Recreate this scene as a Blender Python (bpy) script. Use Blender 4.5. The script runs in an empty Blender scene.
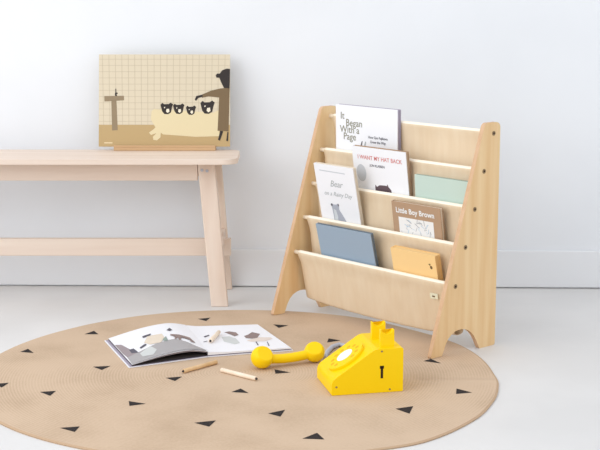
import bpy, bmesh, math, random
from mathutils import Vector, Matrix, noise
random.seed(4)
SC = bpy.context.scene
COL = SC.collection
PI = math.pi
ZF = -0.005            # the bare floor; the top of the rug is z = 0

# ------------------------------------------------------------------ materials
def lin(c):
    def f(v):
        v /= 255.0
        return v / 12.92 if v <= 0.04045 else ((v + 0.055) / 1.055) ** 2.4
    return (f(c[0]), f(c[1]), f(c[2]), 1.0)

def base_mat(name, rgb, rough=0.6, spec=0.3):
    m = bpy.data.materials.new(name); m.use_nodes = True
    b = m.node_tree.nodes['Principled BSDF']
    b.inputs['Base Color'].default_value = lin(rgb)
    b.inputs['Roughness'].default_value = rough
    b.inputs['Specular IOR Level'].default_value = spec
    return m

def speckle(name, rgb, rgb2, scale=40, rough=0.7, stretch=(1, 1, 1), bump=0.0, spec=0.3, detail=4, lo=0.35, hi=0.65):
    m = base_mat(name, rgb, rough, spec); nt = m.node_tree; N = nt.nodes; L = nt.links; b = N['Principled BSDF']
    tc = N.new('ShaderNodeTexCoord'); mp = N.new('ShaderNodeMapping'); mp.inputs['Scale'].default_value = stretch
    nz = N.new('ShaderNodeTexNoise'); nz.inputs['Scale'].default_value = scale; nz.inputs['Detail'].default_value = detail
    cr = N.new('ShaderNodeValToRGB')
    cr.color_ramp.elements[0].position = lo; cr.color_ramp.elements[0].color = lin(rgb)
    cr.color_ramp.elements[1].position = hi; cr.color_ramp.elements[1].color = lin(rgb2)
    L.new(tc.outputs['Object'], mp.inputs['Vector']); L.new(mp.outputs['Vector'], nz.inputs['Vector'])
    L.new(nz.outputs['Fac'], cr.inputs['Fac']); L.new(cr.outputs['Color'], b.inputs['Base Color'])
    if bump:
        bp = N.new('ShaderNodeBump'); bp.inputs['Strength'].default_value = bump; bp.inputs['Distance'].default_value = 0.002
        L.new(nz.outputs['Fac'], bp.inputs['Height']); L.new(bp.outputs['Normal'], b.inputs['Normal'])
    return m

def jute():
    m = base_mat('jute', (204, 180, 156), 0.95, 0.1); nt = m.node_tree; N = nt.nodes; L = nt.links; b = N['Principled BSDF']
    tc = N.new('ShaderNodeTexCoord')
    wv = N.new('ShaderNodeTexWave'); wv.wave_type = 'RINGS'; wv.rings_direction = 'Z'
    wv.inputs['Scale'].default_value = 42; wv.inputs['Distortion'].default_value = 1.2; wv.inputs['Detail'].default_value = 2
    wv.inputs['Detail Scale'].default_value = 3
    nz = N.new('ShaderNodeTexNoise'); nz.inputs['Scale'].default_value = 160; nz.inputs['Detail'].default_value = 3
    n2 = N.new('ShaderNodeTexNoise'); n2.inputs['Scale'].default_value = 5; n2.inputs['Detail'].default_value = 3
    mx = N.new('ShaderNodeMath'); mx.operation = 'MULTIPLY_ADD'; mx.inputs[1].default_value = 0.20
    ad = N.new('ShaderNodeMath'); ad.operation = 'MULTIPLY_ADD'; ad.inputs[1].default_value = 0.35
    cr = N.new('ShaderNodeValToRGB')
    e = cr.color_ramp.elements
    e[0].position = 0.25; e[0].color = lin((174, 148, 122)); e[1].position = 0.85; e[1].color = lin((208, 183, 157))
    for n in (wv, nz, n2): L.new(tc.outputs['Object'], n.inputs['Vector'])
    L.new(wv.outputs['Fac'], mx.inputs[0]); L.new(nz.outputs['Fac'], ad.inputs[0]); L.new(n2.outputs['Fac'], ad.inputs[2])
    m2 = N.new('ShaderNodeMath'); m2.operation = 'MULTIPLY'; m2.inputs[1].default_value = 1.0
    L.new(ad.outputs[0], m2.inputs[0]); L.new(m2.outputs[0], mx.inputs[2])
    L.new(mx.outputs[0], cr.inputs['Fac']); L.new(cr.outputs['Color'], b.inputs['Base Color'])
    bp = N.new('ShaderNodeBump'); bp.inputs['Strength'].default_value = 0.22; bp.inputs['Distance'].default_value = 0.003
    # one soft fold line in the weave, running in from the rug's right edge
    sx = N.new('ShaderNodeSeparateXYZ'); L.new(tc.outputs['Object'], sx.inputs[0])
    def mt(op, a, b_=0.0):
        n = N.new('ShaderNodeMath'); n.operation = op
        for i, q in enumerate((a, b_)):
            if isinstance(q, (int, float)): n.inputs[i].default_value = q
            else: L.new(q, n.inputs[i])
        return n.outputs[0]
    dy = mt('ABSOLUTE', mt('ADD', sx.outputs['Y'], .07))
    ridge = mt('MULTIPLY', mt('MAXIMUM', mt('SUBTRACT', 1.0, mt('DIVIDE', dy, .020)), 0.0), mt('MINIMUM', mt('MAXIMUM', mt('MULTIPLY', mt('SUBTRACT', sx.outputs['X'], .27), 6.0), 0.0), 1.0))
    hsum = mt('ADD', mx.outputs[0], mt('MULTIPLY', ridge, 7.0))
    L.new(hsum, bp.inputs['Height']); L.new(bp.outputs['Normal'], b.inputs['Normal'])
    return m

def canvas_mat():
    m = base_mat('canvas', (244, 226, 200), 0.95, 0.1); nt = m.node_tree; N = nt.nodes; L = nt.links; b = N['Principled BSDF']
    tc = N.new('ShaderNodeTexCoord'); mp = N.new('ShaderNodeMapping'); mp.inputs['Scale'].default_value = (1, 1, 0.12)
    nz = N.new('ShaderNodeTexNoise'); nz.inputs['Scale'].default_value = 55; nz.inputs['Detail'].default_value = 4
    cr = N.new('ShaderNodeValToRGB'); e = cr.color_ramp.elements
    e[0].position = 0.3; e[0].color = lin((238, 217, 186)); e[1].position = 0.7; e[1].color = lin((244, 226, 198))
    L.new(tc.outputs['Object'], mp.inputs['Vector']); L.new(mp.outputs['Vector'], nz.inputs['Vector'])
    L.new(nz.outputs['Fac'], cr.inputs['Fac']); L.new(cr.outputs['Color'], b.inputs['Base Color'])
    bp = N.new('ShaderNodeBump'); bp.inputs['Strength'].default_value = 0.25; bp.inputs['Distance'].default_value = 0.003
    L.new(nz.outputs['Fac'], bp.inputs['Height']); L.new(bp.outputs['Normal'], b.inputs['Normal'])
    tr = N.new('ShaderNodeBsdfTranslucent'); tr.inputs['Color'].default_value = lin((240, 222, 196))
    mix = N.new('ShaderNodeMixShader'); mix.inputs['Fac'].default_value = 0.2
    L.new(b.outputs[0], mix.inputs[1]); L.new(tr.outputs[0], mix.inputs[2])
    L.new(mix.outputs[0], N['Material Output'].inputs['Surface'])
    return m

M = {}
M['wall'] = speckle('wall_paint', (233, 235, 238), (236, 238, 241), 3, 0.9, spec=0.15)
M['trim'] = base_mat('trim_paint', (235, 236, 238), 0.5, 0.3)
M['floor'] = speckle('floor_paint', (217, 215, 213), (226, 224, 222), 2.2, 0.55, spec=0.3, detail=6)
M['jute'] = jute()
M['black'] = speckle('black_jute', (48, 44, 44), (66, 60, 58), 300, 0.95, spec=0.1)
M['jute_edge'] = base_mat('jute_edge', (192, 163, 134), 0.95, 0.1)
M['oak'] = speckle('light_oak', (229, 190, 138), (238, 206, 158), 14, 0.5, stretch=(1.2, 2.6, 0.16), spec=0.3)
M['ply_edge'] = speckle('plywood_edge', (204, 166, 130), (214, 178, 144), 30, 0.6)
M['steel'] = base_mat('bolt_bronze', (140, 114, 80), 0.5, 0.5)
M['canvas'] = canvas_mat()
M['hem'] = base_mat('canvas_hem', (252, 242, 224), 0.9, 0.1)
M['bench'] = speckle('pale_pine', (223, 202, 185), (233, 216, 201), 10, 0.55, stretch=(0.15, 2, 2), spec=0.3)
M['bench_up'] = speckle('pale_pine_upright', (223, 202, 185), (233, 216, 201), 10, 0.55, stretch=(2, 2, 0.15), spec=0.3)
M['ledge'] = speckle('ledge_wood', (197, 161, 120), (207, 173, 133), 12, 0.6, stretch=(0.2, 2, 2))
M['yellow'] = base_mat('yellow_lacquer', (253, 212, 0), 0.42, 0.25)
M['yellow_dark'] = base_mat('ochre_print', (232, 178, 0), 0.5, 0.3)
M['white'] = base_mat('white_card', (238, 239, 243), 0.55, 0.3)
M['page'] = base_mat('page_paper', (240, 239, 242), 0.7, 0.2)
M['cream'] = base_mat('cream_paper', (226, 214, 196), 0.8, 0.1)
M['pages_tan'] = base_mat('tan_page_edge', (190, 165, 140), 0.8, 0.1)
M['lilac'] = base_mat('lilac_board', (170, 161, 178), 0.6)
M['slot'] = base_mat('slot_dark', (42, 22, 6), 0.7)
M['grey_cord'] = base_mat('grey_cord', (186, 188, 197), 0.8, 0.1)
def flat(name, rgb, rough=0.65): M[name] = base_mat(name, rgb, rough, 0.2)
flat('ink_olive', (140, 138, 120)); flat('ink_dark', (100, 98, 106)); flat('ink_red', (214, 128, 124))
flat('ink_grey', (168, 174, 176)); flat('oval_grey', (200, 204, 210)); flat('animal_dark', (96, 80, 86))
flat('bear_grey', (172, 176, 188)); flat('bear_pale', (205, 210, 214)); flat('brown_cover', (177, 147, 120))
flat('sketch_white', (232, 232, 232)); flat('sketch_ink', (170, 172, 178)); flat('sketch_blue', (176, 200, 218))
flat('blue_cover', (152, 170, 188)); flat('blue_edge', (120, 130, 138)); flat('mint', (194, 212, 202)); flat('mint_edge', (160, 178, 168))
flat('honey', (244, 208, 148)); flat('honey_edge', (232, 196, 138)); flat('bird_brown', (120, 96, 64)); flat('pale_print', (232, 230, 205))
flat('p_cream', (219, 206, 181)); flat('p_line', (202, 188, 162)); flat('p_floor', (190, 163, 118)); flat('p_tub', (226, 210, 170))
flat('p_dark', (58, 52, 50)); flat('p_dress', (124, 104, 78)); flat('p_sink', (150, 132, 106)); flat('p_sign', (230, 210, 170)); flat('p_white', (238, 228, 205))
flat('g_grey', (172, 168, 168)); flat('g_mauve', (158, 146, 148)); flat('g_dark', (98, 96, 106)); flat('g_beige', (226, 212, 194))
flat('g_pale', (206, 208, 206)); flat('g_green', (150, 164, 156)); flat('g_brown', (146, 128, 124)); flat('g_sand', (226, 212, 202))
M['pencil_tan'] = speckle('pencil_wood', (214, 176, 128), (226, 192, 148), 30, 0.5, stretch=(1, 1, 0.1))
M['pencil_pale'] = speckle('pencil_pale', (240, 220, 196), (246, 230, 210), 30, 0.5, stretch=(1, 1, 0.1))
M['lead'] = base_mat('lead', (70, 62, 62), 0.6)

# ------------------------------------------------------------------ mesh helper
class MB:
    def __init__(s): s.v = []; s.f = []; s.m = []; s.s = []
    def add(s, vs, fs, mi=0, sm=False):
        o = len(s.v); s.v += [tuple(p) for p in vs]
        for f in fs: s.f.append([i + o for i in f]); s.m.append(mi); s.s.append(sm)
        return s
    def box(s, x0, x1, y0, y1, z0, z1, mi=0):
        v = [(x, y, z) for z in (z0, z1) for y in (y0, y1) for x in (x0, x1)]
        return s.add(v, [(0, 2, 3, 1), (4, 5, 7, 6), (0, 1, 5, 4), (2, 6, 7, 3), (0, 4, 6, 2), (1, 3, 7, 5)], mi)
    def hexa(s, v, mi=0):          # eight corners: bottom 4 ccw, top 4 ccw
        return s.add(v, [(3, 2, 1, 0), (4, 5, 6, 7), (0, 1, 5, 4), (1, 2, 6, 5), (2, 3, 7, 6), (3, 0, 4, 7)], mi)
    def prism(s, poly, fn, d0, d1, mi=0, mi_side=None, sm_side=False):   # fn(a, b, d) -> point
        n = len(poly); ms = mi if mi_side is None else mi_side
        v = [fn(a, b, d0) for a, b in poly] + [fn(a, b, d1) for a, b in poly]
        s.add(v, [tuple(range(n))[::-1], tuple(range(n, 2 * n))], mi)
        s.add(v, [(i, (i + 1) % n, n + (i + 1) % n, n + i) for i in range(n)], ms, sm_side)
        return s
    def tube(s, path, r, n=12, mi=0, cap=True, mi_cap=None):
        path = [Vector(p) for p in path]; rs = r if isinstance(r, (list, tuple)) else [r] * len(path)
        vs = []; up = None
        for i, p in enumerate(path):
            t = (path[min(i + 1, len(path) - 1)] - path[max(i - 1, 0)]).normalized()
            if up is None: up = t.orthogonal().normalized()
            up = (up - t * up.dot(t)).normalized(); w = t.cross(up)
            vs += [p + (up * math.cos(2 * PI * k / n) + w * math.sin(2 * PI * k / n)) * rs[i] for k in range(n)]
        fs = [(i * n + k, i * n + (k + 1) % n, (i + 1) * n + (k + 1) % n, (i + 1) * n + k) for i in range(len(path) - 1) for k in range(n)]
        s.add(vs, fs, mi, True)
        if cap:
            e = len(path) - 1; mc = mi if mi_cap is None else mi_cap
            s.add(vs[:n], [tuple(range(n))[::-1]], mc); s.add(vs[e * n:], [tuple(range(n))], mc)
        return s
    def grid(s, rows, mi=0, sm=True):
        nr, nc = len(rows), len(rows[0])
        return s.add([p for r in rows for p in r],
                     [(i * nc + j, i * nc + j + 1, (i + 1) * nc + j + 1, (i + 1) * nc + j) for i in range(nr - 1) for j in range(nc - 1)], mi, sm)
    def poly(s, pts, mi=0): return s.add(pts, [tuple(range(len(pts)))], mi)
    def build(s, name, mats, parent=None, bevel=0, seg=2, solid=0, solid_off=0, tri=True, sub=0):
        me = bpy.data.meshes.new(name); me.from_pydata(s.v, [], s.f)
        for k in (mats if isinstance(mats, (list, tuple)) else [mats]): me.materials.append(M[k])
        for p, mi, sm in zip(me.polygons, s.m, s.s): p.material_index = mi; p.use_smooth = sm
        bm = bmesh.new(); bm.from_mesh(me)
        bmesh.ops.remove_doubles(bm, verts=bm.verts, dist=1e-6)
        if tri: bmesh.ops.triangulate(bm, faces=[f for f in bm.faces if len(f.verts) > 4])
        bm.to_mesh(me); bm.free(); me.update()
        o = bpy.data.objects.new(name, me); COL.objects.link(o)
        if parent: o.parent = parent
        if bevel:
            b = o.modifiers.new('bevel', 'BEVEL'); b.width = bevel; b.segments = seg; b.limit_method = 'ANGLE'; b.angle_limit = math.radians(50)
        if solid:
            d = o.modifiers.new('solid', 'SOLIDIFY'); d.thickness = solid; d.offset = solid_off
        return o

def tag(o, label, cat, group=None):
    o['label'] = label; o['category'] = cat
    if group: o['group'] = group
    return o
def thing(name, label, cat, loc=(0, 0, 0), rot=None, group=None):
    o = bpy.data.objects.new(name, None); COL.objects.link(o); o.empty_display_size = 0.05
    if isinstance(rot, Matrix): o.matrix_world = Matrix.Translation(loc) @ rot.to_4x4()
    else:
        o.location = loc
        if rot: o.rotation_euler = (0, 0, rot)
    return tag(o, label, cat, group)
def struct(o): o['kind'] = 'structure'; return o

def text_polys(body, size, shear=0.0, bold=0.0, align='LEFT', spacing=1.0):
    cu = bpy.data.curves.new('lettering', 'FONT'); cu.body = body; cu.size = size; cu.shear = shear; cu.offset = bold
    cu.align_x = align; cu.space_character = spacing; cu.resolution_u = 3
    ob = bpy.data.objects.new('lettering', cu); COL.objects.link(ob)
    bpy.context.view_layer.update()
    ev = ob.evaluated_get(bpy.context.evaluated_depsgraph_get()); me = ev.to_mesh()
    vs = [(v.co.x, v.co.y) for v in me.vertices]; fs = [tuple(p.vertices) for p in me.polygons]
    ev.to_mesh_clear(); bpy.data.objects.remove(ob); bpy.data.curves.remove(cu)
    return vs, fs

# ------------------------------------------------------------------ the room
WA = math.atan2(4.2548 - 4.2864, 0.716 + 0.7211)          # the back wall runs slightly off square
room = Matrix.Translation((0, 4.2706, 0)) @ Matrix.Rotation(WA, 4, 'Z')   # baseboard face line
def R3(x, y, z): return room @ Vector((x, y, z))
def rbox(x0, x1, y0, y1, z0, z1):
    v = [R3(x, y, z) for z in (z0, z1) for (x, y) in ((x0, y0), (x1, y0), (x1, y1), (x0, y1))]
    return MB().hexa(v)
struct(rbox(-4, 4, 0.012, 0.12, ZF - 0.05, 3.0).build('wall_back', 'wall'))
struct(rbox(-4, 4, 0.0, 0.0118, ZF + 0.0035, 0.117).build('baseboard_back', 'trim', bevel=0.0025))
struct(MB().box(-4, 4, -1.5, 4.5, ZF - 0.06, ZF).build('floor', 'floor'))

# ------------------------------------------------------------------ rug
RX, RY = -0.1659, 3.3013
prof = [(-180, .644), (-150, .636), (-118.7, .630), (-90, .642), (-62.5, .654), (-50, .673), (-33, .667), (-20.5, .660), (-9, .656), (1.5, .648),
        (22, .651), (41.8, .639), (61.5, .652), (91, .653), (114.5, .656), (130, .651), (140, .647), (180, .644)]
def rug_r(a):
    a = (a + 180) % 360 - 180
    for (a0, r0), (a1, r1) in zip(prof, prof[1:]):
        if a0 <= a <= a1:
            t = (a - a0) / (a1 - a0); t = t * t * (3 - 2 * t)
            return r0 + (r1 - r0) * t
    return .644
NA = 180
def rug_pt(a, k, z):
    r = rug_r(a) * k; return (r * math.cos(math.radians(a)), r * math.sin(math.radians(a)), z)
rug = MB()
ks = [0.0, .15, .3, .45, .6, .75, .88, .96, .992, 1.0]
for j in range(1, len(ks)):
    z0 = 0.0; z1 = -0.0022 if j == len(ks) - 1 else 0.0
    for i in range(NA):
        a0, a1 = i * 360 / NA - 180, (i + 1) * 360 / NA - 180
        q = [rug_pt(a0, ks[j - 1], z0), rug_pt(a0, ks[j], z1), rug_pt(a1, ks[j], z1), rug_pt(a1, ks[j - 1], z0)]
        rug.poly(q if j > 1 else [q[0], q[1], q[2]], 0 if j < len(ks) - 1 else 2)
for i in range(NA):
    a0, a1 = i * 360 / NA - 180, (i + 1) * 360 / NA - 180
    rug.poly([rug_pt(a0, 1, -.0022), rug_pt(a0, .998, -.005), rug_pt(a1, .998, -.005), rug_pt(a1, 1, -.0022)], 2)
rug.poly([rug_pt(-i * 2, .998, -.005) for i in range(180)], 2)
TRI = [[(-0.595, 3.667), (-0.556, 3.667), (-0.574, 3.704)], [(-0.295, 3.84), (-0.269, 3.814), (-0.259, 3.854)], [(-0.076, 3.776), (-0.06, 3.737), (-0.033, 3.765)], [(0.078, 3.623), (0.073, 3.581), (0.11, 3.602)], [(-0.524, 3.347), (-0.497, 3.318), (-0.48, 3.354)], [(-0.33, 3.249), (-0.305, 3.222), (-0.291, 3.26)], [(-0.398, 3.061), (-0.392, 3.025), (-0.356, 3.041)], [(-0.163, 3.132), (-0.122, 3.124), (-0.142, 3.16)], [(-0.234, 2.904), (-0.199, 2.877), (-0.187, 2.92)], [(-0.064, 3.323), (-0.061, 3.285), (-0.024, 3.296)], [(-0.072, 2.97), (-0.044, 2.947), (-0.034, 2.996)], [(0.005, 2.798), (0.052, 2.793), (0.037, 2.836)], [(0.218, 3.004), (0.247, 2.968), (0.26, 3.023)], [(0.375, 3.16), (0.369, 3.117), (0.408, 3.128)], [(0.317, 3.399), (0.36, 3.377), (0.338, 3.419)], [(-0.736, 3.486), (-0.698, 3.476), (-0.721, 3.516)], [(-0.746, 3.198), (-0.716, 3.169), (-0.707, 3.207)], [(-0.618, 3.133), (-0.581, 3.141), (-0.588, 3.102)], [(-0.525, 2.869), (-0.483, 2.879), (-0.488, 2.842)]]
for t in TRI:
    a = (t[1][0] - t[0][0]) * (t[2][1] - t[0][1]) - (t[1][1] - t[0][1]) * (t[2][0] - t[0][0])
    if a < 0: t = t[::-1]
    rug.poly([(x - RX, y - RY, 0.0005) for x, y in t], 1)
ro = rug.build('round_rug', ['jute', 'black', 'jute_edge'], tri=True)
ro.location = (RX, RY, 0)
tag(ro, 'large round woven jute rug scattered with small black triangles on the floor', 'rug')

# ------------------------------------------------------------------ bench
BZ = 0.4455                       # top of seat
bench = thing('wooden_bench', 'long pale whitewashed pine bench with slanting legs against the wall', 'bench', (-0.78, 4.10, ZF), 0)
def bl(x, y, z): return (x + 0.78, y - 4.10, z - ZF)
def bhex(v, name, mat, bevel=0.003): return MB().hexa([bl(*p) for p in v]).build(name, mat, bench, bevel)
x0, x1, y0, y1, rr = -1.39, -0.184, 3.975, 4.212, 0.042
out = []
for cx, cy, a0 in ((x1 - rr, y0 + rr, -90), (x1 - rr, y1 - rr, 0), (x0 + rr, y1 - rr, 90), (x0 + rr, y0 + rr, 180)):
    for k in range(9):
        a = math.radians(a0 + k * 90 / 8); out.append((cx + rr * math.cos(a), cy + rr * math.sin(a)))
MB().prism(out, lambda a, b, d: bl(a, b, d), BZ - 0.0158, BZ).build('seat_top', 'bench', bench, bevel=0.003)
def leg(sx, front):
    X = lambda x: x if sx > 0 else -1.57 - x
    if front: yb0, yb1, yt0, yt1 = 4.007, 4.037, 4.050, 4.080; xb0, xb1, xt0, xt1 = -.267, -.216, -.306, -.255
    else:     yb0, yb1, yt0, yt1 = 4.238, 4.266, 4.150, 4.178; xb0, xb1, xt0, xt1 = -.266, -.2155, -.292, -.2415
    b = [(X(xb0), yb0, ZF), (X(xb1), yb0, ZF), (X(xb1), yb1, ZF), (X(xb0), yb1, ZF)]
    t = [(X(xt0), yt0, BZ - .0159), (X(xt1), yt0, BZ - .0159), (X(xt1), yt1, BZ - .0159), (X(xt0), yt1, BZ - .0159)]
    if sx < 0: b = [b[1], b[0], b[3], b[2]]; t = [t[1], t[0], t[3], t[2]]
    l = bhex(b + t, 'leg', 'bench_up')
    if front and sx > 0:
        for bx, bz in ((-0.292, .404), (-.277, .402)):
            yy = yt0 - (BZ - bz) * (yt0 - yb0) / BZ
            MB().tube([bl(bx, yy + .004, bz), bl(bx, yy - .0015, bz)], .0045, 10).build('bolt', 'grey_cord', l)
for sx in (1, -1):
    for fr in (True, False): leg(sx, fr)
for ya in (4.052, 4.150):
    MB().hexa([bl(*p) for p in [(-1.266, ya, .3715), (-.306, ya, .3715), (-.306, ya + .02, .3715), (-1.266, ya + .02, .3715),
                                (-1.266, ya, .4290), (-.306, ya, .4290), (-.306, ya + .02, .4290), (-1.266, ya + .02, .4290)]]).build('apron', 'bench', bench, .002)
MB().hexa([bl(*p) for p in [(-1.355, 4.122, .128), (-.212, 4.122, .128), (-.212, 4.146, .128), (-1.355, 4.146, .128),
                            (-1.355, 4.122, .181), (-.212, 4.122, .181), (-.212, 4.146, .181), (-1.355, 4.146, .181)]]).build('stretcher', 'bench', bench, .002)
for sx in (1, -1):
    X = lambda x: x if sx > 0 else -1.57 - x
    a, b = sorted((X(-.272), X(-.232)))
    MB().hexa([bl(*p) for p in [(a, 4.036, .165), (b, 4.036, .165), (b, 4.226, .165), (a, 4.226, .165),
                                (a, 4.045, .2), (b, 4.045, .2), (b, 4.215, .2), (a, 4.215, .2)]]).build('cross_rail', 'bench', bench, .002)

# ------------------------------------------------------------------ picture board on the bench, in its ledge
ledge = thing('picture_ledge', 'narrow wooden ledge on the bench holding up the bear picture', 'picture stand', (-0.415, 4.188, BZ + .0006), 0)
MB().box(-.156, .156, -.014, .022, 0, .0100).build('foot', 'ledge', ledge, .001)
MB().box(-.156, .156, -.014, -.0066, .0100, .0165).build('front_lip', 'ledge', ledge, .001)
MB().box(-.156, .156, .0145, .022, .0100, .0145).build('back_lip', 'ledge', ledge, .001)
lean = math.radians(11.5)
rotp = Matrix.Rotation(-lean, 3, 'X')
board = thing('picture_board', 'wooden picture board of bears bathing in a tub, leaning on the bench', 'picture', (-0.4165, 4.1830, BZ + .0128), rotp)
PW, PH, PT = 0.403, 0.2835, 0.008
pb = MB(); pb.box(-PW / 2, PW / 2, 0, PT, 0, PH, 0)
def pz(x, y):                                    # measured on an enlargement of the board
    t = (352 - y) / 305.0
    xl = 93 + 7 * t; xr = 537 - 7 * t
    return ((x - xl) / (xr - xl) - .5) * PW, t * PH
def pp(pts, mi, lay):
    q = [pz(*p) for p in pts]; q = [(max(-PW / 2, min(PW / 2, a)), max(0, min(PH, b))) for a, b in q]
    ar = sum(q[i][0] * q[(i + 1) % len(q)][1] - q[(i + 1) % len(q)][0] * q[i][1] for i in range(len(q)))
    if ar < 0: q = q[::-1]
    pb.poly([(a, -.0002 * lay, b) for a, b in q], mi)
for k in range(20):
    x = 111 + k * 21.2
    pp([(x - .9, 48), (x + .9, 48), (x + .9, 282), (x - .9, 282)], 1, 1)
for k in range(11):
    y = 63 + k * 20.6
    pp([(96, y - .8), (534, y - .8), (534, y + .8), (96, y + .8)], 1, 1)
pp([(90, 280), (540, 280), (540, 354), (90, 354)], 2, 2)
pp([(272, 236), (280, 228), (480, 240), (500, 230), (500, 318), (420, 320), (310, 312), (290, 296), (282, 284), (270, 262)], 3, 3)
pp([(288, 284), (304, 294), (302, 322), (290, 332), (278, 330), (276, 320), (288, 308), (270, 314), (263, 306), (280, 294)], 3, 4)
pp([(115, 185), (180, 184), (180, 199), (115, 203)], 4, 3)
pp([(138, 200), (155, 200), (158, 298), (139, 299)], 4, 3)
pp([(151, 185), (157, 185), (156, 178), (160, 177), (159, 174), (155, 173), (155, 161), (152, 161), (152, 173), (150, 178)], 5, 4)
def bear(cx, cy, w):
    pts = [(-1, -.62), (-.72, -.95), (-.42, -.72), (.3, -.75), (.62, -1), (.98, -.7), (.82, -.2), (.66, .7), (.2, 1.0), (-.4, .95), (-.74, .5)]
    pp([(cx + a * w, cy + b * w * .92) for a, b in pts], 5, 4)
    pp([(cx + a * w, cy + b * w) for a, b in [(-.05, .1), (.35, .05), (.42, .5), (.15, .72), (-.12, .5)]], 6, 5)
    pp([(cx + a * w, cy + b * w) for a, b in [(-.45, -.2), (-.25, -.25), (-.3, -.05), (-.42, -.02)]], 6, 5)
bear(323, 226, 21); bear(363, 227, 19); bear(404, 232, 17); bear(459, 222, 24)
pp([(484, 116), (490, 110), (497, 111), (505, 100), (520, 94), (531, 95), (531, 160), (512, 158), (503, 140), (496, 124), (487, 124)], 5, 4)
pp([(500, 160), (531, 157), (531, 302), (494, 300), (497, 190), (462, 186), (440, 191), (440, 180), (470, 167)], 7, 4)
pp([(416, 197), (421, 185), (442, 180), (442, 188), (428, 191), (420, 201)], 5, 5)
pp([(503, 300), (513, 302), (503, 333), (496, 330)], 5, 5); pp([(527, 304), (531, 305), (530, 335), (524, 333)], 5, 5)
pp([(112, 338), (140, 338), (140, 342), (112, 342)], 8, 3)
pb.build('printed_panel', ['p_cream', 'p_line', 'p_floor', 'p_tub', 'p_sink', 'p_dark', 'p_white', 'p_dress', 'p_sign'], board)

# ------------------------------------------------------------------ bookcase
BA = 0.85397
SO = Vector((0.33663, 3.41571, 0.0)); W = 0.6343; TH = 0.0125; HH = 0.5987
case = thing('sling_bookcase', "children's sling bookcase with oak side panels and cream canvas pockets", 'bookcase', SO, -BA)
ROD = [(.2243, .5688), (.1898, .4719), (.157, .375), (.1242, .2782), (.0889, .1792)]
def rounded(poly, radii, n=6):
    out = []
    for i, p in enumerate(poly):
        r = radii[i]; p = Vector(p)
        if r == 0: out.append(tuple(p)); continue
        a = (Vector(poly[i - 1]) - p).normalized(); b = (Vector(poly[(i + 1) % len(poly)]) - p).normalized()
        ang = math.acos(max(-1, min(1, a.dot(b)))); d = r / math.tan(ang / 2)
        c = p + (a + b).normalized() * (r / math.sin(ang / 2))
        s = p + a * d - c; e = p + b * d - c
        a0 = math.atan2(s.y, s.x); a1 = math.atan2(e.y, e.x); da = (a1 - a0 + PI) % (2 * PI) - PI
        out += [(c.x + r * math.cos(a0 + da * k / n), c.y + r * math.sin(a0 + da * k / n)) for k in range(n + 1)]
    return out
pp0 = [(0.0, 0.0008), (.043, 0.0006), (.0475, .010), (.0552, .0275), (.065, .042), (.078, .0525), (.092, .0585), (.1056, .0605), (.119, .0600), (.1297, .0578),
       (.142, .0535), (.1536, .0455), (.165, .034), (.1745, .020), (.183, .004), (.1885, -.005), (.25, -.005), (.2505, .5975), (.190, .5975)]
pr = [.004] + [0] * 14 + [.003, .006, .016, .016]
panel_prof = rounded(pp0, pr)
for u0, u1 in ((-TH, 0.0), (-W, -W + TH)):
    sp = MB().prism(panel_prof, lambda a, b, d: (d, a + (-.008 if u1 < 0 else 0), b), u0, u1, 0, 1).build('side_panel', ['oak', 'ply_edge'], case, bevel=.0016)
    if u1 == 0.0:
        for v, z in ROD:
            MB().tube([(-.004, v, z), (.0012, v, z)], .0062, 14).tube([(.0012, v, z), (.00125, v, z)], .003, 8, 1).build('bolt', ['steel', 'slot'], sp)
UL, UR = -W + TH, -TH
for v, z in ROD:
    MB().tube([(UL, v + .019 * UL, z), (UR, v, z)], .006, 14).build('rod', 'hem', case)
SL = [(2, .19), (.3, .095), (4.2, .137), (7.2, .137), (11.3, .134)]   # forward slant and drop of each canvas pocket
REAR = [None, (.243, .425), (.222, .30), (.192, .205), (.160, .105)]
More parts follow.
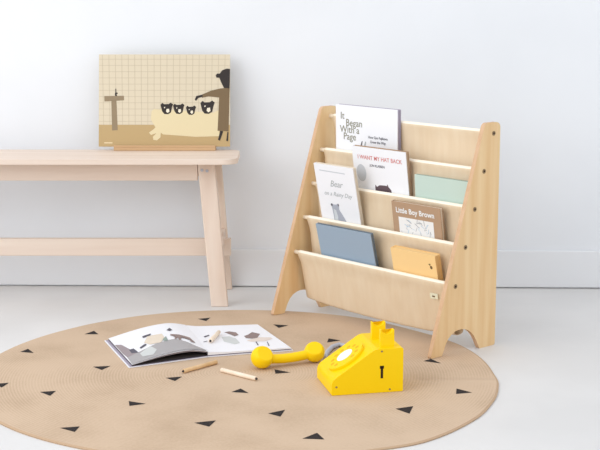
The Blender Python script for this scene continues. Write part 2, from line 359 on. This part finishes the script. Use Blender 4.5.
for k, ((v, z), (th, drop), rear) in enumerate(zip(ROD, SL, REAR)):
    th = math.radians(th); r = .0074
    path = [(v + .0085, z - .016), (v + .0078, z - .006), (v + .0072, z + .002)]
    for a in (20, 50, 80, 110, 140, 165): path.append((v + r * math.cos(math.radians(a)), z + r * math.sin(math.radians(a))))
    path += [(v - .0072, z - .004), (v - .005 + .002 * (k != 0), z - .016)]
    n = 9
    for i in range(1, n + 1):
        d = .016 + (drop - .016) * i / n; path.append((v - .004 + d * math.tan(th), z - d))
    if k > 0:
        bv, bz = path[-1]; bot = .034
        for a in (200, 225, 250, 270, 300, 330, 350): path.append((bv + bot / 2 + bot / 2 * math.cos(math.radians(a)), bz + .008 * math.sin(math.radians(a))))
        bv2, bz2 = path[-1]; rv, rz = rear
        for i in range(1, 6): path.append((bv2 + (rv - bv2) * i / 5, bz2 + (rz - bz2) * i / 5))
    nu = 40; rows = []
    ul, ur = UL + .020, UR - .012
    for (pv, pzz) in path:
        row = []
        for j in range(nu + 1):
            t = j / nu; u = ul + (ur - ul) * t; dv = .019 * u
            depth = max(0.0, min(1.0, (z - pzz - .012) / .03))
            wob = depth * (.0020 * noise.noise(Vector((u * 28 + k * 7, pzz * 6, k))) + (.0022 - .0012 * min(1, (z - pzz) / .06)) * noise.noise(Vector((u * 75 + k * 3, pzz * 14, 5 + k))))
            edge = (2 * t - 1) ** 8 * .004 * depth
            sag = -(1 - (2 * t - 1) ** 2) * .009 * max(0, min(1, (z - pzz) / drop)) if k else 0
            row.append((u, pv + wob + edge + dv, pzz + sag))
        rows.append(row)
    s = MB(); nh = 8
    s.grid(rows[:nh + 1], 1); s.grid(rows[nh:], 0)
    fs = s.build('fabric_sling', ['canvas', 'hem'], case, solid=.0012)
    if k > 0:
        MB().tube([(UL, rear[0] + .005 + .019 * UL, rear[1]), (UR, rear[0] + .005, rear[1])], .005, 12).build('rod', 'hem', case)
    if k == 4:
        tv = lambda zz: v - .0014 - .004 + (z - zz) * math.tan(th) - .0035
        t = MB(); t.poly([(-.088, tv(.132), .132), (-.060, tv(.134), .134), (-.060, tv(.149), .149), (-.088, tv(.148), .148)], 0)
        t.poly([(-.080, tv(.138) - .001, .138), (-.070, tv(.138) - .001, .1385), (-.070, tv(.142) - .001, .142), (-.080, tv(.142) - .001, .1415)], 1)
        lb = t.build('label_tag', ['pale_print', 'bird_brown'], fs, solid=.0006); lb['label'] = 'small pale sewn tag'

# ------------------------------------------------------------------ books in the pockets
Ud = Vector((math.cos(BA), -math.sin(BA), 0)); Vd = Vector((math.sin(BA), math.cos(BA), 0)); Zd = Vector((0, 0, 1))
def book(k, uc, w, t_top, below, th, fwd, label, mats, deco=None, hard=True, group='picture books in the sling bookcase', gap=.0122, name='picture_book', tilt=0.0):
    """mats: [cover, page edge, back board...]; local x along the shelf, y into the pocket, z up the cover"""
    f = math.radians(fwd); T = -Vd * math.sin(f) + Zd * math.cos(f); Y = Vd * math.cos(f) + Zd * math.sin(f)
    v, z = ROD[k]
    base = SO + Vd * (v + gap + .019 * uc) + Zd * z + Ud * uc - T * below
    Ux = (Ud + Vd * .019).normalized(); T = (T - Ux * T.dot(Ux)).normalized(); Y = T.cross(Ux)
    rot = Matrix((Ux, Y, T)).transposed()
    root = thing(name, label, 'book', base, rot, group)
    h = t_top + below; c = .0018
    cv = MB()
    cv.box(-w / 2, w / 2, 0, c, 0, h, 0)                                   # front board
    cv.box(-w / 2, w / 2, th - c, th, 0, h, 1)                             # back board
    cv.box(-w / 2, -w / 2 + c, c, th - c, 0, h, 0)                         # spine
    if deco: deco(cv, w, h, below)
    cv.build('cover', mats['cover'], root)
    ins = .0022 if hard else .0006
    MB().box(-w / 2 + c, w / 2 - ins, c, th - c, ins, h - ins).build('page_block', mats['pages'], root)
    return root
def decal(cv, pts, mi, lay=1):
    ar = sum(pts[i][0] * pts[(i + 1) % len(pts)][1] - pts[(i + 1) % len(pts)][0] * pts[i][1] for i in range(len(pts)))
    if ar < 0: pts = pts[::-1]
    cv.poly([(a, -.0002 * lay, b) for a, b in pts], mi)
def words(cv, body, x, z, size, mi, rot=0, **kw):
    vs, fs = text_polys(body, size, **kw); c, s = math.cos(rot), math.sin(rot)
    cv.add([(x + a * c - b * s, -.0005, z + a * s + b * c) for a, b in vs], fs, mi)
def ell(cx, cz, rx, rz, n=24, a0=0, a1=360): return [(cx + rx * math.cos(math.radians(a0 + (a1 - a0) * i / n)), cz + rz * math.sin(math.radians(a0 + (a1 - a0) * i / n))) for i in range(n + (a1 - a0 < 360))]

# b: height of the rod above the foot of the book, so z = b + t for t measured above the rod
def deco1(cv, w, h, b):
    L = -w / 2
    for s_, x, t in (('It', .019, .096), ('Began', .041, .077), ('With a', .017, .057), ('Page', .031, .037)):
        words(cv, s_, L + x, b + t, .0285, 2, bold=.0002)
    words(cv, 'How Gyo Fujikawa', L + .132, b + .048, .0100, 3, bold=.0002); words(cv, 'Drew the Way', L + .141, b + .035, .0100, 3, bold=.0002)
    decal(cv, [(L + .100, b + .020), (L + .105, b + .036), (L + .110, b + .038), (L + .107, b + .022)], 3)
    decal(cv, [(L + .116, b + .026), (L + .120, b + .038), (L + .124, b + .036), (L + .121, b + .022)], 4)
book(1, -.4475, .247, .1365, .085, .014, 1, 'white landscape book in the top pocket titled It Began With a Page',
     dict(cover=['white', 'lilac', 'ink_olive', 'ink_dark', 'ink_grey'], pages='lilac'), deco1)
def deco2(cv, w, h, b):
    L = -w / 2
    words(cv, 'I WANT MY HAT BACK', L + .020, b + .093, .0165, 2, bold=.0002)
    words(cv, 'JON KLASSEN', L + .066, b + .074, .0095, 3, bold=.0002)
    decal(cv, ell(L + .030, b + .052, .019, .025), 4)
    x = L + .116; b += .007
    decal(cv, [(x - .036, b - .03), (x - .036, b + .006), (x - .035, b + .016), (x - .029, b + .010), (x - .018, b + .016), (x + .002, b + .017), (x + .010, b + .0165), (x + .013, b + .022), (x + .016, b + .015), (x + .026, b + .006), (x + .032, b - .03)], 5)
book(2, -.350, .209, .1275, .118, .013, 8, 'off-white book with a red title line and grey oval, behind the bear book',
     dict(cover=['white', 'brown_cover', 'ink_red', 'ink_dark', 'oval_grey', 'animal_dark'], pages='pages_tan'), deco2)
book(2, -.124, .196, .068, .118, .010, 5, 'plain mint green book in the second pocket beside the right panel',
     dict(cover=['mint', 'mint_edge'], pages='cream'))
def deco3(cv, w, h, b):
    L = -w / 2
    decal(cv, [(L + .02, b + .1515), (L + .125, b + .1505), (L + .125, b + .1535), (L + .02, b + .1545)], 4)
    words(cv, 'Bear', L + .056, b + .108, .027, 2, shear=.35)
    words(cv, 'on a Rainy Day', L + .026, b + .080, .0185, 2, shear=.35)
    decal(cv, [(L + .052, b - .03), (L + .052, b + .02), (L + .050, b + .044), (L + .047, b + .051), (L + .052, b + .056), (L + .058, b + .053), (L + .07, b + .054), (L + .077, b + .058), (L + .080, b + .051), (L + .079, b + .04), (L + .095, b + .018), (L + .108, b - .004), (L + .112, b - .03)], 3)
    decal(cv, [(L + .056, b - .03), (L + .056, b + .04), (L + .066, b + .036), (L + .070, b + .018), (L + .066, b - .03)], 5, 2)
    decal(cv, ell(L + .0505, b + .0515, .004, .004, 10), 6, 2); decal(cv, ell(L + .078, b + .0535, .003, .004, 10), 6, 2)
book(3, -.4780, .160, .1715, .118, .012, 12, 'tall white book with a grey bear on its cover, leaning at the left panel',
     dict(cover=['white', 'cream', 'ink_grey', 'bear_grey', 'oval_grey', 'bear_pale', 'ink_dark'], pages='cream'), deco3)
def deco4(cv, w, h, b):
    L = -w / 2
    decal(cv, [(L + .022, b + .050), (L + .022, b - .05), (L + .150, b - .05), (L + .150, b + .050)], 2)
    words(cv, 'Little Boy Brown', L + .014, b + .062, .0205, 2, bold=.0006)
    rnd = random.Random(3)
    for i in range(46):
        x = L + .028 + rnd.random() * .114; z = b + .044 - rnd.random() * .06; a = rnd.random() * PI; l = .003 + rnd.random() * .007
        dx, dz = math.cos(a) * l, math.sin(a) * l
        decal(cv, [(x - dx - dz * .12, z - dz + dx * .12), (x + dx - dz * .12, z + dz + dx * .12), (x + dx + dz * .12, z + dz - dx * .12), (x - dx + dz * .12, z - dz - dx * .12)], 3 if i % 3 else 4, 2)
    decal(cv, [(L + .055, b + .004), (L + .085, b + .003), (L + .085, b + .0005), (L + .055, b + .0015)], 3, 3)
book(3, -.1795, .178, .092, .118, .012, 8.5, 'brown book with white lettering and a sketch panel in the third pocket',
     dict(cover=['brown_cover', 'brown_cover', 'sketch_white', 'sketch_ink', 'sketch_blue'], pages='cream'), deco4)
book(4, -.412, .2205, .1005, .118, .011, 14, 'plain greyish blue hardback standing in the lowest pocket',
     dict(cover=['blue_cover', 'blue_edge'], pages='blue_edge'))
def deco6(cv, w, h, b):
    R = w / 2
    decal(cv, ell(R - .0225, b + .044, .0028, .0028, 12), 2); decal(cv, ell(R - .0185, b + .0365, .0045, .005, 14), 2)
    decal(cv, [(R - .028, b + .045), (R - .024, b + .0465), (R - .024, b + .043)], 2)
book(4, -.1525, .162, .0715, .118, .020, 12.5, 'thick honey yellow book with a tiny brown bird mark in the lowest pocket',
     dict(cover=['honey', 'honey_edge', 'bird_brown'], pages='honey_edge'), deco6)

# ------------------------------------------------------------------ open book on the rug
ob_ = thing('open_picture_book', 'large picture book lying open on the rug, one page arched up', 'book', (-.28, 3.57, .0006), 0)
OX = Vector((-.28, 3.57, .0006))
S0, S1 = Vector((-.238, 3.433)), Vector((-.321, 3.715)); L0, L1 = Vector((-.431, 3.332)), Vector((-.529, 3.592)); R0, R1 = Vector((-.018, 3.496)), Vector((-.116, 3.748))
def bil(A0, A1, B0, B1, t, q): return (A0 * (1 - t) + B0 * t) * (1 - q) + (A1 * (1 - t) + B1 * t) * q
def lp(t, q, z): p = bil(L0, L1, S0, S1, t, q); return (p.x - OX.x, p.y - OX.y, z)
def rp(t, q, z): p = bil(S0, S1, R0, R1, t, q); return (p.x - OX.x, p.y - OX.y, z)
def slab(fn, z0, z1, t0, t1, q0, q1): return [fn(t0, q0, z0), fn(t1, q0, z0), fn(t1, q1, z0), fn(t0, q1, z0), fn(t0, q0, z1), fn(t1, q0, z1), fn(t1, q1, z1), fn(t0, q1, z1)]
cv = MB(); cv.hexa(slab(lp, 0, .0022, 0, 1, 0, 1)); cv.hexa(slab(rp, 0, .0022, 0, 1, 0, 1)); cv.build('cover', 'white', ob_)
ep = MB(); ep.hexa(slab(lp, .0022, .0030, .014, 1, .008, .992)); ep.hexa(slab(rp, .0022, .0030, 0, .988, .008, .992)); ep.build('endpaper', 'lilac', ob_)
def arch(t, pk, foot): # height of the arched left-hand leaves
    if t < .72: s = t / .72; s = math.sin(s * PI / 2) ** 1.15
    else: s = (1 - t) / .28; s = .42 + .58 * math.sin(min(1, s) * PI / 2)
    return foot + (pk - foot) * s if t < .72 else foot + (pk - foot) * s
def lsurf(pk, foot): return lambda t, q: lp(t, q, arch(t, pk, foot))
def patch(mb, fn, t0, t1, q0, q1, mi, nt=30, nq=6):
    mb.grid([[fn(t0 + (t1 - t0) * i / nt, q0 + (q1 - q0) * j / nq) for i in range(nt + 1)] for j in range(nq + 1)], mi)
def fill(mb, fn, poly, mi, lift):
    bm = bmesh.new(); vs = [bm.verts.new((max(.047, min(.985, a)), max(.014, min(.988, b)), 0)) for a, b in poly]
    f = bm.faces.new(vs)
    if f.normal.z < 0 or True: bm.normal_update()
    if f.normal.z < 0: f.normal_flip()
    bmesh.ops.triangulate(bm, faces=bm.faces[:])
    for c in [i / 24 for i in range(1, 24)]:
        bmesh.ops.bisect_plane(bm, geom=bm.verts[:] + bm.edges[:] + bm.faces[:], plane_co=(c, 0, 0), plane_no=(1, 0, 0))
    bm.verts.index_update()
    pts = []
    for v in bm.verts:
        p = fn(v.co.x, v.co.y); pts.append((p[0], p[1], p[2] + lift))
    mb.add(pts, [tuple(v.index for v in f.verts) for f in bm.faces], mi); bm.free()
LEFT = {'ground': [(0.03, 0.60), (0.06, 0.3), (0.02, 0.012), (0.3, 0.012), (0.5, 0.012), (0.7, 0.012), (0.985, 0.012), (0.985, 0.05), (0.9, 0.13), (0.82, 0.26), (0.703, 0.40), (0.623, 0.40), (0.441, 0.37), (0.255, 0.30), (0.13, 0.27)], 'mauve': [(0.03, 0.72), (0.11, 0.66), (0.152, 0.45), (0.192, 0.28), (0.061, 0.24), (0.03, 0.38)], 'dark': [(0.139, 0.447), (0.195, 0.433), (0.207, 0.276), (0.134, 0.312)], 'beige': [(0.342, 0.50), (0.431, 0.665), (0.607, 0.641), (0.598, 0.485), (0.514, 0.372), (0.388, 0.398)], 'pale': [(0.211, 0.231), (0.375, 0.354), (0.41, 0.196), (0.33, 0.079), (0.212, 0.125)], 'stroke': [(0.258, 0.402), (0.343, 0.461), (0.353, 0.417), (0.26, 0.357)], 'stroke2': [(0.38, 0.707), (0.488, 0.722), (0.479, 0.68), (0.374, 0.648)], 'green': [(0.562, 0.455), (0.625, 0.528), (0.609, 0.382), (0.557, 0.383)], 'table': [(0.691, 0.571), (0.79, 0.526), (0.898, 0.434), (0.92, 0.253), (0.869, 0.27), (0.867, 0.348), (0.79, 0.417), (0.757, 0.335), (0.732, 0.341), (0.75, 0.432), (0.718, 0.39), (0.697, 0.38), (0.716, 0.476), (0.683, 0.525)], 'head': [(0.691, 0.728), (0.741, 0.785), (0.758, 0.726), (0.718, 0.676)]}
RIGHT = {'brown': [(0.422, 0.711), (0.5, 0.737), (0.569, 0.688), (0.564, 0.582), (0.497, 0.54), (0.473, 0.613)], 'brown2': [(0.614, 0.535), (0.681, 0.577), (0.771, 0.672), (0.84, 0.588), (0.746, 0.442), (0.67, 0.419), (0.607, 0.452)], 'stroke': [(0.118, 0.579), (0.199, 0.637), (0.201, 0.606), (0.118, 0.539)], 'pale': [(0.33, 0.543), (0.434, 0.551), (0.486, 0.464), (0.472, 0.288), (0.395, 0.253), (0.305, 0.371)], 'sand': [(0.584, 0.368), (0.772, 0.464), (0.912, 0.436), (0.914, 0.381), (0.789, 0.3), (0.612, 0.31)], 'leg': [(0.666, 0.299), (0.679, 0.296), (0.656, 0.172), (0.641, 0.166)], 'leg2': [(0.794, 0.272), (0.804, 0.27), (0.768, 0.122), (0.754, 0.115)], 'line': [(0.03, 0.355), (0.111, 0.407), (0.11, 0.392), (0.03, 0.34)]}
for pk, foot, mt_ in ((.0066, .0036, 'p_dark'), (.0210, .0050, 'g_mauve')):  # lowest leaf is painted dark as shade under the arch; mauve is print
    pg = MB(); patch(pg, lsurf(pk, foot), .045, 1, .012, .988, 0); pg.build('printed_or_shaded_page', mt_, ob_, solid=.0005)
tp = MB(); fn = lsurf(.0275, .0060); patch(tp, fn, .045, 1, .012, .988, 0)
for i, (k, mi) in enumerate((('ground', 1), ('mauve', 2), ('dark', 3), ('beige', 4), ('pale', 5), ('stroke', 3), ('stroke2', 3), ('green', 6), ('table', 7), ('head', 3))):
    fill(tp, fn, LEFT[k], mi, .0006 + .00012 * i)
tp.build('printed_or_shaded_page', ['page', 'g_grey', 'g_mauve', 'g_dark', 'g_beige', 'g_pale', 'g_green', 'g_brown'], ob_)
for pk, foot in ((.0245, .0054),):
    pg = MB(); patch(pg, lsurf(pk, foot), .045, 1, .012, .988, 0); pg.build('page', 'page', ob_, solid=.0004)
def rz(t): return .0098 + .0036 * math.exp(-((t) / .10) ** 2) - .0022 * t
rf = lambda t, q: rp(t, q, rz(t) + .0003)
rb = MB(); n = 24
for q, sgn in ((.01, 1), (.99, -1)):
    for i in range(n):
        t0, t1 = .978 * i / n, .978 * (i + 1) / n
        f_ = [rp(t0, q, .0052), rp(t1, q, .0048), rp(t1, q, rz(t1)), rp(t0, q, rz(t0))]
        rb.poly(f_ if sgn > 0 else f_[::-1], 0)
rb.poly([rp(.978, .01, .0048), rp(.978, .99, .0048), rp(.978, .99, rz(.978)), rp(.978, .01, rz(.978))], 0)
patch(rb, lambda t, q: rp(t, q, rz(t)), 0, .978, .01, .99, 0, 24); patch(rb, lambda t, q: rp(t, q, .005), 0, .978, .99, .01, 0, 24)
rb.build('page_block', 'page', ob_)
rt = MB(); patch(rt, rf, 0, .978, .01, .99, 0, 24)
for i, (k, mi) in enumerate((('pale', 1), ('sand', 2), ('brown', 3), ('brown2', 3), ('stroke', 4), ('leg', 4), ('leg2', 4), ('line', 4))):
    fill(rt, rf, RIGHT[k], mi, .0003 + .00012 * i)
rt.build('printed_or_shaded_page', ['page', 'g_pale', 'g_sand', 'g_brown', 'g_dark'], ob_)

# ------------------------------------------------------------------ pencils
def pencil(a, b, z, r, mat, label, tip_at_a=True, cap='lead'):
    a = Vector((a[0], a[1], z)); b = Vector((b[0], b[1], z))
    if not tip_at_a: a, b = b, a
    d = b - a; L = d.length; x = d.normalized()
    rot = Matrix((x, Vector((-x.y, x.x, 0)), Vector((0, 0, 1)))).transposed()
    root = thing('pencil', label, 'pencil', a, rot, 'stubby wooden pencils by the open book')
    MB().tube([(.001, 0, 0), (.0025, 0, 0), (L - .001, 0, 0), (L, 0, 0)], [r * .86, r, r, r * .86], 14).build('barrel', mat, root)
    MB().tube([(-.0022, 0, 0), (.0012, 0, 0)], [r * .45, r * .62], 10).build('lead', 'lead', root)
pencil((-.2905, 3.288), (-.2125, 3.373), .0056, .0055, 'pencil_tan', 'tan wooden pencil lying on the rug in front of the open book spine')
pencil((-.196, 3.301), (-.1065, 3.2235), .0056, .0055, 'pencil_pale', 'whitish pencil lying on the rug, pointing towards the yellow handset', False)
pencil((-.2385, 3.530), (-.221, 3.625),   .0180, .0055, 'pencil_pale', 'light pencil lying across the right hand page of the open book')

# ------------------------------------------------------------------ toy telephone
e1 = Vector((math.cos(math.radians(12.5)), math.sin(math.radians(12.5)), 0)); e2 = Vector((-e1.y, e1.x, 0))
ph = thing('toy_telephone', 'yellow wooden toy rotary telephone with white dial centre standing on the rug', 'toy telephone', (.078, 3.102, .0006), math.atan2(e1.y, e1.x))
PWd = .149
body_prof = rounded([(-.004, 0.0), (.171, 0.0), (.171, .1065), (.103, .1065), (-.004, .0345)], [.003, .003, .004, .028, .026], 8)
MB().prism(body_prof, lambda a, b, d: (a, d, b), PWd, 0.0, 0).build('body', 'yellow', ph, bevel=.0022, seg=3)
sa = math.atan2(.1065 - .0375, .1); ca_, sa_ = math.cos(sa), math.sin(sa)
DC = Vector((.0490, .0700, .0375 + .0490 * math.tan(sa)))
def dpt(r, a, hgt):   # point on the dial: a measured in the sloping plane
    return DC + Vector((ca_, 0, sa_)) * (r * math.cos(a)) + Vector((0, 1, 0)) * (r * math.sin(a)) + Vector((-sa_, 0, ca_)) * hgt
def ddisc(r, h0, h1, n=48, c=None, rim=.0):
    poly = [(r * math.cos(2 * PI * i / n), r * math.sin(2 * PI * i / n)) for i in range(n)]
    def fn(a, b, d):
        o = Vector((a, b, 0)) if c is None else Vector((a + c[0], b + c[1], 0))
        return DC + Vector((ca_, 0, sa_)) * o.x + Vector((0, 1, 0)) * o.y + Vector((-sa_, 0, ca_)) * d
    return MB().prism(poly, fn, h0, h1, 0, sm_side=True)
dial = ddisc(.0495, -.003, .0065).build('dial', 'yellow', ph, bevel=.002)
wl = ddisc(.0215, .0063, .0075).build('dial_label', 'white', dial); wl['label'] = 'white dial centre'
for i in range(10):
    a = math.radians(-70 + i * 31)
    ddisc(.0052, .0058, .0069, 14, (.0355 * math.cos(a), .0355 * math.sin(a))).build('finger_mark', 'yellow_dark', dial)
# handset cradles: two plates with a rounded notch
cr_p = [(.119, 0), (.153, 0), (.153, .042), (.150, .042)]
cr_p += [(.136 + .0160 * math.cos(math.radians(a)),   .0475 + .0160 * math.sin(math.radians(a))) for a in range(-20, -161, -10)]
cr_p += [(.122, .042), (.119, .042)]
for w0 in (.016, .092):
    MB().prism(cr_p, lambda a, b, d: (a, d, .106 + b), w0 + .014, w0).build('cradle', 'yellow', ph, bevel=.0015)
# slot and screws on the near side
sl = MB().box(.1155, .1212, -.0006, .004, .035, .0645); sl.box(.1135, .1232, -.0006, .004, .0585, .0655); so = sl.build('slot', 'slot', ph); so['label'] = 'dark key-shaped slot'
for s_, z_ in ((.008, .020), (.1385, .0065), (.118, .1005)):
    MB().tube([(s_, .002, z_), (s_, -.0006, z_)], .0024, 10).build('screw', 'steel', ph)
cw = [(.120, 3.225, .030), (.128, 3.30, .026), (.130, 3.37, .010), (.132, 3.46, .0066), (.124, 3.52, .0066), (.104, 3.538, .0066), (.086, 3.515, .0066), (.074, 3.475, .0066), (.067, 3.435, .0066), (.064, 3.405, .0066)]
inv_ph = (Matrix.Translation((.078, 3.102, .0006)) @ Matrix.Rotation(math.atan2(e1.y, e1.x), 4, 'Z')).inverted()
cd = MB().tube([inv_ph @ Vector(p) for p in cw], .0058, 12).build('cord', 'grey_cord', ph); cd['label'] = 'grey cord'

# handset
ha, hb = Vector((-.0956, 3.3324, 0)), Vector((.0370, 3.3900, 0)); hd = (hb - ha); HL = hd.length; hx = hd.normalized(); hy = Vector((-hx.y, hx.x, 0))
hs = thing('telephone_handset', 'yellow toy handset lying off the hook between book and telephone', 'handset', (ha.x, ha.y, .0006), math.atan2(hd.y, hd.x))
def head(cx, r, nrm):
    """ball with one flat face looking along nrm"""
    nrm = Vector(nrm); nrm = Vector((nrm.dot(hx), nrm.dot(hy), nrm.z)).normalized(); up = nrm.orthogonal().normalized(); w = nrm.cross(up); c = Vector((cx, 0, r))
    mb = MB(); n = 32; rows = []
    for j in range(0, 15):
        th = math.radians(180 - j * (180 - 50) / 14); rows.append([c + nrm * (r * math.cos(th)) + (up * math.cos(2 * PI * i / n) + w * math.sin(2 * PI * i / n)) * (r * math.sin(th)) for i in range(n + 1)])
    th = math.radians(50); f = r * math.cos(th); e = r * math.sin(th)
    rows.append([c + nrm * (f + .0016) + (up * math.cos(2 * PI * i / n) + w * math.sin(2 * PI * i / n)) * (e - .0022) for i in range(n + 1)])
    mb.grid(rows, 0); mb.poly([rows[-1][i] for i in range(n)], 0)
    return mb
r1, r2 = .0285, .0265
head(0, r1, (.42, -.58, .66)).build('mouthpiece', 'yellow', hs)
head(HL, r2, (.05, -.66, .72)).build('earpiece', 'yellow', hs)
MB().tube([(HL * i / 12, 0, .0245 - .006 * math.sin(PI * i / 12)) for i in range(13)], .0122, 18).build('handle', 'yellow', hs)

# ------------------------------------------------------------------ camera, light
cam = bpy.data.cameras.new('camera'); co = bpy.data.objects.new('camera', cam); COL.objects.link(co)
co.location = (0, 0, .97); co.rotation_euler = (PI / 2 - .178952, 0, 0); cam.sensor_width = 36; cam.lens = 1370.24 / 600 * 36
SC.camera = co
w = bpy.data.worlds.new('world'); SC.world = w; w.use_nodes = True
bg = w.node_tree.nodes['Background']; bg.inputs['Color'].default_value = (.925, .955, 1.0, 1); bg.inputs['Strength'].default_value = 1.1
def area(name, loc, target, sx, sy, power, col):
    l = bpy.data.lights.new(name, 'AREA'); l.shape = 'RECTANGLE'; l.size = sx; l.size_y = sy; l.energy = power; l.color = col
    o = bpy.data.objects.new(name, l); COL.objects.link(o); o.location = loc
    o.rotation_euler = (Vector(target) - Vector(loc)).to_track_quat('-Z', 'Y').to_euler(); return o
area('window_light', (-4.0, 1.1, 2.6), (0, 3.7, .2), 4.2, 3.4, 104, (1.0, .995, .985))
SC.view_settings.view_transform = 'Standard'; SC.view_settings.look = 'None'; SC.view_settings.gamma = 1.0
SC.view_settings.use_curve_mapping = False; SC.view_settings.exposure = 0.0
